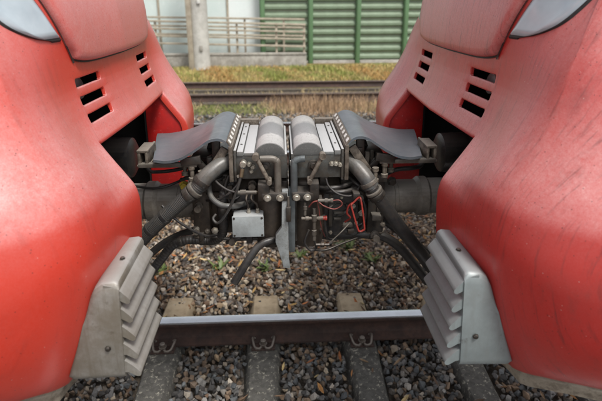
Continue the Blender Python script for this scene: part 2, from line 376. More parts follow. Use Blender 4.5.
def stones():
    Vs, Fs, Cs = [], [], []; base = 0
    def lay(x0, x1, y0, y1, cell, r0, r1, z0, z1):
        nonlocal base
        for gx in np.arange(x0, x1, cell):
            for gy in np.arange(y0, y1, cell):
                x = gx + random.uniform(-.5, .5)*cell; y = gy + random.uniform(-.5, .5)*cell
                r = random.uniform(r0, r1)*(1.25 if random.random() < .12 else 1)
                dz = 0
                if abs(y) < 1.13:
                    d = min(abs(x-s) for s in SLEEPERS)
                    if d < .098 + r*.55: continue
                    if d < .15: dz = -.012
                if abs(abs(y)-.75) < .085: dz -= .03
                v, f = protos[random.randrange(len(protos))]
                q = rng.normal(size=4); q /= np.linalg.norm(q); q[3] *= 1; w, a, b, c = q
                Rm = np.array([[1-2*(b*b+c*c), 2*(a*b-c*w), 2*(a*c+b*w)], [2*(a*b+c*w), 1-2*(a*a+c*c), 2*(b*c-a*w)], [2*(a*c-b*w), 2*(b*c+a*w), 1-2*(a*a+b*b)]])
                V = (v*r)@Rm.T + (x, y, random.uniform(z0, z1)+dz)
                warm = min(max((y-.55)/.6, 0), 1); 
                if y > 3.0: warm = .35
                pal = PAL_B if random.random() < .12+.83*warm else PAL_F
                c0 = pal[random.randrange(len(pal))]*random.uniform(.7, 1.25)
                Vs.append(V); Fs.append(f+base); Cs.append(np.repeat(c0[None], len(v), 0)); base += len(v)
    lay(-2.0, 2.0, -.95, 2.9, .034, .017, .029, -.226, -.206)
    lay(-2.0, 2.0, -.95, 2.9, .040, .014, .029, -.208, -.188)
    lay(-2.6, 2.6, 2.9, 7.0, .058, .024, .036, -.235, -.205)
    return np.concatenate(Vs), np.concatenate(Fs), np.concatenate(Cs)
V, Fc, Cc = stones()
V[:, 2] += .022
tag(link('ballast', big_mesh('ballast', V, Fc, stone_m, Cc)), 'loose brown and grey track ballast stones around the sleepers', 'gravel', kind='stuff')

# dead leaves on the ballast
Vs, Fs, Cs = [], [], []
LC = [(.12, .075, .045), (.10, .06, .035), (.16, .11, .07), (.13, .08, .045), (.18, .12, .07), (.20, .13, .075), (.15, .09, .05), (.24, .16, .09), (.34, .17, .055), (.26, .12, .04), (.42, .27, .10), (.20, .09, .035), (.45, .34, .16), (.36, .13, .04)]
for i in range(900):
    x = random.uniform(-1.5, 1.5); y = random.choice((random.uniform(.95, 3.0), random.uniform(1.2, 2.6)))
    if random.random() < .06: y = random.uniform(-.2, .6)
    L = random.uniform(.020, .042); Wd = L*random.uniform(.4, .65); a = random.uniform(0, 6.28); z = -.157+random.uniform(-.006, .012)
    out = []
    for t, w in ((-1, .05), (-.5, .8), (.1, 1), (.6, .6), (1, .04)):
        for sgn in (-1, 0, 1):
            px, py = t*L, sgn*w*Wd*.5; pz = (abs(sgn)*.35*w*Wd + t*t*L*.25)
            out.append((px, py, pz))
    M = Matrix.Rotation(a, 3, 'Z')@Matrix.Rotation(random.uniform(-.5, .5), 3, 'X')@Matrix.Rotation(random.uniform(-.5, .5), 3, 'Y')
    o = len(Vs); Vs += [tuple(M@Vector(p)+Vector((x, y, z))) for p in out]
    for r in range(4):
        for c in range(2):
            q = o+r*3+c; Fs += [(q, q+1, q+4), (q, q+4, q+3)]
    c = np.array(random.choice(LC))*random.uniform(.7, 1.3); Cs += [c]*15
tag(link('fallen_leaves', big_mesh('fallen_leaves', np.array(Vs), np.array(Fs), leaf_m, np.array(Cs))), 'dry brown and orange leaves scattered over the ballast', 'leaves', kind='stuff')

# blades: list of (base, height, lean, width, colour)
def blades(spec):
    Vs, Fs, Cs = [], [], []
    for (x, y, z), h, (lx, ly), w, c in spec:
        a = random.uniform(0, 3.14); dx, dy = math.cos(a)*w/2, math.sin(a)*w/2; o = len(Vs)
        Vs += [(x-dx, y-dy, z), (x+dx, y+dy, z), (x-dx*.8+lx*.4, y-dy*.8+ly*.4, z+h*.55), (x+dx*.8+lx*.4, y+dy*.8+ly*.4, z+h*.55), (x+lx, y+ly, z+h*.95)]
        Fs += [(o, o+1, o+3), (o, o+3, o+2), (o+2, o+3, o+4)]; Cs += [c]*5
    return np.array(Vs), np.array(Fs), np.array(Cs)
spec = []
for i in range(15000):
    x = random.uniform(-6, 6); y = random.uniform(10.0, 12.35); zz = np.interp(y, [10.0, 10.6, 11.2, 12.0, 12.4], [-.2, -.12, -.06, -.03, -.03])
    patch = math.sin(x*1.3+1)+math.sin(x*3.1+y*2)+1.2*math.sin(x*5.3+y*7)*math.sin(y*4-x)+random.gauss(0, .5)
    if math.sin(x*2.3+y*5)+math.sin(x*4.1-y*3) > 1.1 and random.random() < .8: continue
    c = np.array((.24, .27, .06) if patch > .7 else ((.46, .38, .14) if patch > -.8 else (.46, .28, .10)))*random.uniform(.6, 1.25)
    h = random.uniform(.05, .16)*(1 if y < 11.9 else .6); spec.append(((x, y, zz-.01), h, (random.gauss(0, .05), random.gauss(0, .05)), .018, c))
V, Fc, Cc = blades(spec)
tag(link('bank_grass', big_mesh('bank_grass', V, Fc, grass_m, Cc)), 'yellow green autumn grass on the bank below the barrier', 'grass', kind='stuff')
spec = []
for i in range(9000):
    x = random.uniform(-4.5, 4.5); y = random.uniform(6.75, 8.0)
    cl = math.sin(x*2.1+.4)+math.sin(x*.9-1.2+y)+random.gauss(0, .5)
    if cl > .25: c = np.array((.40, .27, .16)); h = random.uniform(.10, .34)
    elif cl > -.5: c = np.array((.48, .38, .20)); h = random.uniform(.05, .16)
    else: c = np.array((.20, .23, .05)); h = random.uniform(.02, .07)
    if y < 7.1: h *= .45 
    spec.append(((x, y, -.24), h, (random.gauss(0, .06), random.gauss(0, .06)), .011, c*random.uniform(.6, 1.3)))
for i in range(1500):
    x = random.uniform(-4.5, 4.5); y = random.uniform(8.15, 9.35)
    spec.append(((x, y, -.24), random.uniform(.03, .14), (random.gauss(0, .04), random.gauss(0, .04)), .012, np.array((.42, .33, .17))*random.uniform(.6, 1.3)))
V, Fc, Cc = blades(spec)
tag(link('dry_weeds', big_mesh('dry_weeds', V, Fc, grass_m, Cc)), 'dry brown weeds and moss between the far tracks', 'weeds', kind='stuff')

# small green plants in the ballast
WEEDS = [(-1.02, 1.58, 'small green weed in the ballast just right of the left ribbed bumper'), (-.54, 1.61, 'small green weed left of the black curved handle under the coupler'),
         (-.18, 1.58, 'small green weed right of the black curved handle under the coupler'), (.11, 1.74, 'small green weed just right of the grey coupler lever'),
         (.54, 1.89, 'largest green weed, below the red wire handle'), (.69, 1.66, 'low green weed in the ballast below the right lower hose')]
for x, y, lab in WEEDS:
    w = empty('weed_plant', (x, y, -.17), label=lab, cat='weed', group='green weeds in the ballast')
    big = 2.0 if 'largest' in lab else 1.35
    m = MB()
    for k in range(int(15*big)):
        a = random.uniform(0, 6.28); L = random.uniform(.04, .085)*big; up = random.uniform(.35, .9)
        d = Vector((math.cos(a), math.sin(a), 0)); sd = Vector((-d.y, d.x, 0)); wd = random.uniform(.006, .011)
        b = Vector((x+random.gauss(0, .02), y+random.gauss(0, .02), -.175)); pts = []
        for t, ww in ((0, .3), (.35, 1), (.7, .8), (1, .05)):
            c = b + d*(L*t*(1.1-up*.5)) + Vector((0, 0, L*up*(t-.25*t*t)))
            pts.append([c-sd*wd*ww+Vector((0, 0, .002)), c-Vector((0, 0, .001)), c+sd*wd*ww+Vector((0, 0, .002))])
        m.grid(pts)
    m.build('leaf_tuft', MATS.get('weed_green') or grimy('weed_green', (.085, .14, .03), (.14, .17, .05), 30, .5), w)

# ------------------------------------------------------------------ rails and sleepers
def rail_profile():
    half = [(.0335, -.012), (.034, -.028), (.031, -.037), (.012, -.046), (.0075, -.058), (.0075, -.104), (.013, -.121), (.040, -.133), (.0625, -.139), (.0625, -.149)]
    top = [(.030, -.003), (.020, -.0005), (0, 0)]
    rgt = [(a, b) for a, b in reversed(half)] + top
    return rgt + [(-a, b) for a, b in reversed(rgt[:-1])]
def make_rail(y, label, worn=rail_top, x0=-13, x1=13):
    pr = rail_profile(); k = len(pr); m = MB()
    vs = [(x0, y+a, b) for a, b in pr]+[(x1, y+a, b) for a, b in pr]
    for i in range(k):
        j = (i+1) % k; mi = 1 if (pr[i][1] > -.02 and pr[j][1] > -.02) else 0
        m.add([vs[i], vs[j], vs[k+j], vs[k+i]], [(0, 1, 2, 3)], mi)
    m.add(vs[:k], [tuple(range(k))[::-1]]); m.add(vs[k:], [tuple(range(k))])
    o = m.build('rail', [rail_side, worn], weld=1e-5, ang=25)
    return tag(o, label, 'rail', 'rails of the three tracks')
make_rail(.75, 'nearest rail, polished steel head and rust brown web under the coupler')
make_rail(-.75, 'rail on the platform side of the coupled trains')
make_rail(4.1, 'rail just behind the coupled trains, hidden by the coupler')
make_rail(5.6, 'thin rail showing just behind the coupler tops')
make_rail(8.0, 'nearer rust brown rail of the far track before the grass bank', rail_dull)
make_rail(9.5, 'farthest rust brown rail at the foot of the grass bank', rail_dull)

prof_y = [-1.22, -1.21, -.95, -.62, -.3, 0, .3, .62, .95, 1.21, 1.22]
def sl_top(y):
    return float(np.interp(abs(y), [0, .3, .58, .95, 1.31], [-.198, -.192, -.172, -.172, -.192]))
def sl_w(y): return float(np.interp(abs(y), [0, .3, .62, 1.3], [.075, .075, .084, .086]))
sm = MB(); rows = []
for y in prof_y:
    w, t = sl_w(y), sl_top(y)
    if abs(y) > 1.215: t -= .01
    rows.append([(-w-.055, y, t-.16), (-w, y, t-.008), (-w+.008, y, t), (0, y, t), (w-.008, y, t), (w, y, t-.008), (w+.055, y, t-.16)])
sm.grid(rows); sm.add(rows[0], [tuple(range(7))]); sm.add(rows[-1], [tuple(range(7))[::-1]])
for i, f in enumerate(sm.f):                               # the rained-on, unstained end outside the rail is paler concrete
    ys = [sm.v[k][1] for k in f]
    if min(ys) > .94 : sm.mi[i] = 1
sleeper_me = sm.mesh('sleeper_body', [concrete, concrete_end], weld=1e-5, ang=30)
def clip_meshes(sy):
    """W-shaped spring clip and its screw for one side of one rail; sy=-1 camera side"""
    y0 = .062
    pts = [(-.012, y0+.012, .022), (-.012, y0+.05, .020), (-.028, y0+.062, .018), (-.05, y0+.05, .020), (-.062, y0+.015, .034), (-.066, y0-.012, .036), (-.060, y0-.026, .028), (-.050, y0-.022, .022)]
    m = MB()
    for sx in (-1, 1): m.tube([(sx*a, sy*b, c) for a, b, c in pts], .0078, 8, 5)
    cm = m.mesh('clip', clip_m)
    b = MB().lathe((0, sy*(y0+.032), 0), (0, 0, 1), [(0, .016), (.026, .016), (.026, .024), (.032, .024), (.032, .017), (.052, .017), (.056, .012)], 8).mesh('screw', clip_m)
    g = MB().box(-.07, .07, min(sy*.065, sy*.122), max(sy*.065, sy*.122), -.002, .010).mesh('guide_plate', rail_side, bevel=.003)
    return cm, b, g
CL = {s: clip_meshes(s) for s in (-1, 1)}
pad_me = MB().box(-.075, .075, -.078, .078, -.004, .001).mesh('rail_pad', black_rub)
SL_LAB = {-2: 'concrete sleeper under the left train, second from the left ribbed bumper', -1: 'concrete sleeper under the left train, hidden by the left bumper', 0: 'leftmost visible concrete sleeper, right beside the left ribbed bumper',
          1: 'middle concrete sleeper, straight below the coupler lever', 2: 'concrete sleeper right of the middle one, under the right coupler half', 3: 'rightmost concrete sleeper, poking out under the right ribbed bumper', 4: 'concrete sleeper hidden under the right train'}
for k, x in enumerate(SLEEPERS):
    s = empty('sleeper', (x, 0, -.307), label=SL_LAB[k-2], cat='sleeper', group='concrete sleepers')
    def put(name, me, y, z):
        o = bpy.data.objects.new(name, me); COL.objects.link(o); o.parent = s; o.location = (0, y, z+.33)
    put('concrete_beam', sleeper_me, 0, 0)
    for ry_ in (-.75, .75):
        put('rail_pad', pad_me, ry_, -.1725)
        for sy in (-1, 1):
            c, b, g = CL[sy]; put('spring_clip', c, ry_, -.172); put('screw', b, ry_, -.172); put('guide_plate', g, ry_, -.170)

# ------------------------------------------------------------------ background: barrier, railing, mast
nb = empty('noise_barrier', (0, 13, 0), label='green noise barrier of horizontal boards behind the far track', cat='noise barrier')
PX = [-.53+1.43*k for k in range(0, 7)]
post_me = None
for x in PX:
    m = MB().box(x-.075, x+.075, 12.9, 13.16, -.1, 3.6); m.box(x-.05, x+.05, 12.86, 12.9, -.1, 3.6); m.build('post', green_post, nb, bevel=.008)
bp = [(0, 0), (-.012, .01), (-.055, .05), (-.055, .115), (-.012, .16), (0, .175), (0, .235), (.06, .235), (.06, 0)]
bm_ = MB(); bm_.prism([(13.02+a, b) for a, b in bp], 'x', 0, 1.27); board_me = bm_.mesh('board', green_m, ang=25)
for i, x in enumerate(PX[:-1]):
    for k in range(14):
        o = bpy.data.objects.new('board', board_me); COL.objects.link(o); o.parent = nb; o.location = (x+.08, -13, .06+k*.245)
    MB().box(x+.08, x+1.35, 12.90, 13.2, -.25, .055).build('base_panel', plinth_m, nb, bevel=.01)
tb = empty('glazed_barrier', (-4, 13.3, 0), label='pale translucent glazed barrier left of the green boards', cat='noise barrier')
for x0, x1, mt in ((-.62, -1.55, pane_w), (-1.6, -3.6, pane_m), (-3.65, -5.6, pane_m), (-5.65, -7.6, pane_m), (-7.65, -9.6, pane_m)):
    MB().box(x1, x0, 13.28, 13.31, .25, 3.6).build('pane', mt, tb)
for x in (-1.575, -3.625, -5.625, -7.625): MB().box(x-.03, x+.03, 13.24, 13.35, 0, 3.6).build('post', galv, tb)
MB().box(-9.6, -.62, 13.2, 13.4, -.2, .25).build('base_panel', plinth_m, tb)
def railing(y, x0, x1, zt0, zt1, posts, nr, label, gap, z_base):
    r = empty('railing', ((x0+x1)/2, y, 0), label=label, cat='railing', group='metal railings')
    for k in range(nr):
        MB().bar((x0, y, zt0-k*gap), (x1, y, zt1-k*gap), .045, .055).build('bar', galv, r, bevel=.008)
    for x in posts:
        t = (x-x0)/(x1-x0); MB().box(x-.03, x+.03, y+.025, y+.075, z_base, zt0+(zt1-zt0)*t-.03).build('post', galv, r, bevel=.006)
    return r
railing(12.35, -6.5, .72, 1.36, 1.15, (-5.9, -3.55, -1.25, -.12, .68), 4, 'front weathered metal railing along the ramp beside the mast', .205, .05)
railing(12.8, -6.5, .72, 1.42, 1.28, (-4.9, -2.6, -1.05, .1), 3, 'rear metal railing just in front of the glazed barrier', .24, .05)
kw = MB().box(-6.6, .74, 12.30, 12.50, -.1, .30); kw.box(-6.6, .74, 12.28, 12.52, .30, .36)
tag(kw.build('ramp_wall', plinth_m, bevel=.01), 'low weathered concrete wall under the front railing', 'wall')
mst = empty('mast', (-2.28, 11.95, 0), label='pale concrete catenary mast standing before the railing', cat='mast')
MB().lathe((-2.25, 11.95, -.1), (0, 0, 1), [(0, .30), (.05, .27), (.06, .262), (4.2, .24)], 40).build('shaft', mast_m, mst)
MB().box(-2.54, -2.40, 11.66, 11.80, -.1, 4.0).build('conduit', galv, mst, bevel=.02)
for z in (.5, 1.75): MB().box(-2.22, -2.14, 11.65, 11.70, z, z+.14).build('plate', plinth_m if z < 1 else white_mk, mst, bevel=.005)

# ------------------------------------------------------------------ trains
def pchip(xs, ys):
    xs = np.array(xs, float); ys = np.array(ys, float); h = np.diff(xs); d = np.diff(ys)/h
    m = np.zeros(len(xs)); m[0] = d[0]; m[-1] = d[-1]
    for i in range(1, len(xs)-1):
        if d[i-1]*d[i] > 0:
            w1 = 2*h[i]+h[i-1]; w2 = h[i]+2*h[i-1]; m[i] = (w1+w2)/(w1/d[i-1]+w2/d[i])
    xl, yl, hl, ml = xs.tolist(), ys.tolist(), h.tolist(), m.tolist()
    import bisect
    def f(x):
        x = min(max(x, xl[0]), xl[-1]); i = min(max(bisect.bisect_left(xl, x)-1, 0), len(hl)-1); t = (x-xl[i])/hl[i]
        return ((2*t**3-3*t*t+1)*yl[i]+(t**3-2*t*t+t)*hl[i]*ml[i]+(-2*t**3+3*t*t)*yl[i+1]+(t**3-t*t)*hl[i]*ml[i+1])
    return f
plan = pchip([0, .42, .65, .75, .83, .90, .96, 1.02, 1.10, 1.2, 1.3, 1.36], [.445, .462, .478, .495, .54, .62, .75, .95, 1.3, 1.8, 2.4, 3.0])
o_front = pchip([.85, .90, .95, 1.05, 1.15, 1.28, 1.33, 1.37, 1.42, 1.48, 1.56, 1.64, 1.70, 1.78, 1.88, 2.0, 2.2, 2.5, 2.9, 3.3, 3.6],
                [.07, .05, .035, .02, .008, 0, .008, .032, .068, .107, .14, .16, .165, .17, .185, .22, .32, .52, .9, 1.4, 2.0])
o_side = pchip([.85, .90, 1.0, 1.1, 1.2, 1.28, 1.38, 1.44, 1.49, 1.56, 1.62, 1.66, 1.70, 1.74, 1.8, 1.9, 2.1, 2.4, 2.8, 3.2, 3.6],
               [.15, .11, .065, .033, .011, 0, .010, .034, .064, .104, .132, .147, .160, .174, .2, .25, .33, .42, .55, .75, 1.1])
o_back = pchip([.85, .9, 1.1, 1.4, 2.0, 2.6, 3.2, 3.6], [.08, .06, .02, 0, 0, .03, .12, .45])
def sst(a, b, x): t = min(max((x-a)/(b-a), 0), 1); return t*t*(3-2*t)
def surf(Y, z, off=0.):
    a = abs(Y); w = sst(.42, .70, a); b = sst(1.0, 1.25, a)
    o = o_front(z)*(1-w)+o_side(z)*w; o = o*(1-b)+o_back(z)*b
    lo, hi = max(a-1e-3, 0), min(a+1e-3, 1.36); du = (plan(hi)-plan(lo))/(hi-lo)
    k = 1/math.hypot(1, du); sg = 1 if Y >= 0 else -1
    return (plan(a)+(o-off)*k, Y-(o-off)*du*k*sg, z)

def lift(y): return .035*sst(.76, .95, abs(y))
OPEN_W, OPEN_Z, BOT = .42, 1.48, .90
VENTS = [(.215, .40, z, z+.034) for z in (1.524, 1.577, 1.630)]
def half_ys():
    y = {0, .06, .12, .17, .215, .22, .245, .28, .33, .37, .395, .40, .408, .42, .435, .45}
    y |= set(np.round(np.arange(.48, .94, .028), 4)) | set(np.round(np.linspace(.94, 1.1, 9), 4)) | set(np.round(np.linspace(1.12, 1.36, 12), 4))
    return sorted(y)
YS = sorted({-y for y in half_ys()} | set(half_ys()))
ZS = sorted({.90, .92, 1.48} | set(np.round(np.arange(.95, 1.30, .035), 4)) | set(np.round(np.arange(1.30, 1.475, .015), 4)) | {1.495, 1.51} | {v for a in VENTS for v in (a[2], a[3], a[2]+.005, a[3]-.005)} | set(np.round(np.arange(1.68, 1.94, .02), 4)) | {2.0, 2.08, 2.2, 2.35, 2.5, 2.7, 2.9, 3.1, 3.3, 3.45, 3.6})

def make_train(s, label, paint, alu, tilt):
    X = lambda u: XC + s*u
    T = empty('train', (X(1.2), 0, 0), label=label, cat='train', group='coupled red trains')
    def at(Y, z, off=0.): u, y, zz = surf(Y, z, off); return (X(u), y, zz+lift(Y)*max(0, min(1, (1.1-z)/.2)))
    # --- shell with the coupler opening and the vent slots cut out
    me = bpy.data.meshes.new('body_shell'); bm = bmesh.new()
    gv = [[bm.verts.new(at(y, z)) for y in YS] for z in ZS]
    def hole(y, z):
        a = abs(y)
        if a < OPEN_W and z < OPEN_Z: return True
        return any(y0 < a < y1 and z0 < z < z1 for y0, y1, z0, z1 in VENTS)
    for i in range(len(ZS)-1):
        for j in range(len(YS)-1):
            cy, cz = (YS[j]+YS[j+1])/2, (ZS[i]+ZS[i+1])/2
            if hole(cy, cz): continue
            f = [gv[i][j], gv[i][j+1], gv[i+1][j+1], gv[i+1][j]]
            bm.faces.new(f if s < 0 else f[::-1])
    # chamfered vent corners
    for y0, y1, z0, z1 in VENTS:
        for sg in (-1, 1):
            for yc, yi in ((y0, y0+.005), (y1, y1-.005)):
                for zc, zi in ((z0, z0+.005), (z1, z1-.005)):
                    j = YS.index(sg*yc); i = ZS.index(zc)
                    v = gv[i][j]; v.co = Vector(at(sg*(yc+(.0035 if yc == y0 else -.0035)), zc+(.0035 if zc == z0 else -.0035)))
    bmesh.ops.delete(bm, geom=[v for v in bm.verts if not v.link_faces], context='VERTS')
    bm.normal_update()
    cx = Vector((X(1.5), 0, 1.3))
    # rolled lip round every hole and along the bottom edge
    bnd = [e for e in bm.edges if len(e.link_faces) == 1]
    def keep(e):
        m = (e.verts[0].co+e.verts[1].co)/2
        return abs(m.z-ZS[-1]) > .01 and abs(m.x-X(1.2)) < 1.55 and not (abs(m.x-cx.x) > 1.3 and m.z > 1.7 and abs(m.y) > 1.2)
    bnd = [e for e in bnd if keep(e)]
    info = {}
    for e in bnd:
        f = e.link_faces[0]; mid = (e.verts[0].co+e.verts[1].co)/2; ed = (e.verts[1].co-e.verts[0].co).normalized()
        d = (mid-f.calc_center_median()); d -= ed*d.dot(ed); d.normalize()
        nrm = f.normal.copy()
        if nrm.dot(mid-cx) < 0: nrm.negate()
        for v in e.verts: info.setdefault(v, []).append((d, nrm))
    prev = {v: v for v in info}; base = {v: (v.co.copy(), sum((a for a, _ in L), Vector()), sum((b for _, b in L), Vector()).normalized(), len(L)) for v, L in info.items()}
    for c, (p, d, nn, k) in base.items():
        pass
    def rad(p): return (.0022, .010) if (1.50 < p.z < 1.68 and abs(p.y) < .41) else (.0065, .022)
    for st_ in (.52, 1.05, 1.57, 9):
        cur = {}
        for v, b in base.items():
            r, dep = rad(b[0]); a = min(st_, 1.57)
            cur[v] = bm.verts.new(b[0] + (b[1]/max(1, b[3]/2 if b[1].length > 1.2 else b[3]))*math.sin(a)*r - b[2]*((1-math.cos(a))*r + (dep if st_ > 2 else 0)))
        for e in bnd:
            a, b = e.verts
            bm.faces.new([prev[a], prev[b], cur[b], cur[a]])
        prev = cur
    bmesh.ops.recalc_face_normals(bm, faces=bm.faces)
    bm.to_mesh(me); bm.free(); me.materials.append(paint)
    me.polygons.foreach_set('use_smooth', [True]*len(me.polygons)); me.set_sharp_from_angle(angle=math.radians(50))
    link('body_shell', me, T)
    # --- red side plates of the coupler opening
    for sg in (-1, 1):
        y0 = sg*(OPEN_W-.006); y1 = sg*(OPEN_W+.012); zz = [.915, 1.0, 1.1, 1.2, 1.28, 1.33, 1.37, 1.42, 1.475]
        front = [(X(surf(OPEN_W, z)[0]+.008), z) for z in zz]
        poly = front + [(X(.655), 1.475), (X(.655), .915)]
        MB().prism(poly, 'y', min(y0, y1), max(y0, y1)).build('opening_plate', red_inner, T, bevel=.002)
    # --- dark space behind the opening
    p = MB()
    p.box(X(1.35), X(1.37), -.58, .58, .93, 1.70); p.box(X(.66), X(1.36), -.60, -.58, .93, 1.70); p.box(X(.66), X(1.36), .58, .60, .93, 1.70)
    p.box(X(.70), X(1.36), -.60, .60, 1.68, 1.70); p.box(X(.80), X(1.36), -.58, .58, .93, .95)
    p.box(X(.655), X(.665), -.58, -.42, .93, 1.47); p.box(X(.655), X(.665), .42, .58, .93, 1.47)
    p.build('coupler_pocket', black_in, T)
    MB().lathe((X(.60), .02, 1.285), (s, 0, 0), [(0, .060), (.01, .078), (.10, .080), (.11, .074), (.14, .074), (.15, .082), (.60, .082)], 28).build('damper_tube', black_rub, T)
    # --- beige lip below the painted skirt
    rows = []
    ys = [y for y in YS if y >= .61]
    for sg in (-1, 1):
        lip = MB(); rows = []
        for off, z in ((-.02, .908), (-.028, .897), (-.030, .870), (-.038, .866), (-.036, .860), (-.045, .825), (-.075, .812), (-.30, .812)):
            rows.append([(X(surf(sg*y, .90, off)[0]), surf(sg*y, .90, off)[1], z+lift(y)) for y in ys])
        lip.grid(rows); lip.build('skirt_lip', beige, T, ang=30)
    # --- hood: the raised panel between the headlights
    hw = lambda z: .385+.5*(min(z, 2.05)-1.7)
    zs = [(1.700, -.012), (1.700, .008), (1.7020, .015), (1.706, .020), (1.713, .0235), (1.728, .025)] + [(z, .025) for z in np.linspace(1.76, 2.6, 22)]
    ye = [(0, -.012), (0, .008), (.002, .015), (.006, .020), (.013, .0235), (.028, .025)]
    rows = []
    for z, oz in zs:
        w = hw(z); row = []
        seq = [(-w+d, o) for d, o in ye] + [(y, .025) for y in np.linspace(-w+.06, w-.06, 24)] + [(w-d, o) for d, o in reversed(ye)]
        # the lower rim curves up a little towards its corners
        for y, o in seq: row.append(at(y, z+.018*(abs(y)/w)**6*(1 if z < 1.74 else 0), min(o, oz)))
        rows.append(row)
    MB().grid(rows).build('hood', hood_left if s < 0 else hood_right, T, ang=60)
    sl_ = MB()  # black strip that paints the shadow gap round the hood
    for sg in (-1, 1):
        sl_.grid([[at(sg*(hw(z)+d), z, .0035) for d in (-.004, .0040)] for z in np.linspace(1.706, 2.5, 50)])
    sl_.grid([[at(y, z+.018*(abs(y)/.385)**6, .0035) for y in np.linspace(-.389, .389, 60)] for z in (1.6945, 1.703)])
    sl_.build('hood_gap_shade', seal_gap_m, T)
    # --- headlights
    yo = pchip([1.775, 1.785, 1.80, 1.82, 1.85, 1.92, 2.0, 2.06, 2.1], [.47, .535, .585, .625, .655, .70, .72, .71, .66])
    for sg in (-1, 1):
        def patch(grow, offs, name, mt, parent):
            rows = []
            Z = np.linspace(1.776-grow, 2.098+grow, 40)
            for z in Z:
                zc = min(max(z, 1.775), 2.1); a0 = hw(zc)+.016-grow*.6; a1 = yo(zc)+grow; row = []
                for k in range(15):
                    t = k/14; e = min(t, 1-t)*14; ez = min((z-Z[0])/(Z[1]-Z[0]), (Z[-1]-z)/(Z[1]-Z[0]))
                    row.append(at(sg*(a0+(a1-a0)*t), z, offs(min(e, ez))))
                rows.append(row)
            return MB().grid(rows).build(name, mt, parent)
        rim = patch(.008, lambda e: -.003 if e < .5 else .0055, 'headlight', seal_gap_m, T)
        patch(-.002, lambda e: 0 if e < .5 else (.009 if e < 1.5 else .0125), 'lens', lens_m, rim)
    # --- horns behind the vents
    for sg in (-1, 1):
        h = MB(); y = sg*.27
        h.lathe((X(.66), y, 1.615), (s, 0, -.15), [(0, .034), (.004, .036), (.006, .030), (.03, .018), (.08, .011), (.20, .009)], 20)
        h.build('horn', horn_m, T)
    # --- windscreen far above
    rows = [[at(y, z, .012) for y in np.linspace(-.62, .62, 20)] for z in np.linspace(2.62, 3.3, 14)]
    MB().grid(rows).build('windscreen', seal_gap_m, T)
    # --- ribbed anti-climbers on both front corners
    for sg in (-1, 1):
        yn, yf = sg*.755, sg*.520
        A = MB(); rows = []
        for y, sh, dz in ((yn, .020, -.012), (yn-sg*.0035, .009, -.005), (yn-sg*.009, .003, -.001), (yn-sg*.018, .0, 0), (yn-sg*.06, 0, .001), (yn-sg*.12, 0, .003), (yf, 0, .005)):
            q = [(.442, .930+sh), (.432, 1.200+dz), (.436, 1.210+dz-sh), (.445, 1.215+dz-sh), (.475, 1.212+dz-sh), (.494, 1.198+dz-sh), (.506, 1.175+dz-sh), (.530, 1.10), (.592-sh, .935+sh), (.580-sh, .926+sh)]
            rows.append([(X(a), y, b) for a, b in q]+[(X(q[0][0]), y, q[0][1])])
        A.grid(rows); A.add(rows[0][:-1], [tuple(range(10))]); A.add(rows[-1][:-1], [tuple(range(10))[::-1]])
        body = A.build('bumper', alu, T, ang=42, weld=1e-5)
        for k in range(5):
            zt = 1.199-.0545*k; q = [(.470, zt+.009), (.444, zt+.003), (.428, zt-.011), (.4135, zt-.027), (.4085, zt-.034), (.4085, zt-.039), (.412, zt-.0435), (.418, zt-.0445), (.426, zt-.040), (.438, zt-.032), (.470, zt-.029)]
            off = .003*k
            MB().prism([(X(a-off*.6), b) for a, b in q], 'y', min(yn-sg*.004, yf), max(yn-sg*.004, yf)).build('rib', alu, body, ang=40)
        bb = MB()
        bb.hexbolt((X(.475), sg*.757, 1.03), (0, sg, 0), .006, .006); bb.build('bolt', steel_dark, body)
        b2 = MB().hexbolt((X(.455), sg*.64, 1.2165), (0, 0, 1), .006, .006); b2.build('bolt', steel_dark, body)
    return T
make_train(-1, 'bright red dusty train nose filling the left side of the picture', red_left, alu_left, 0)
make_train(1, 'darker red train nose with black grime streaks filling the right side', red_right, alu_right, 0)

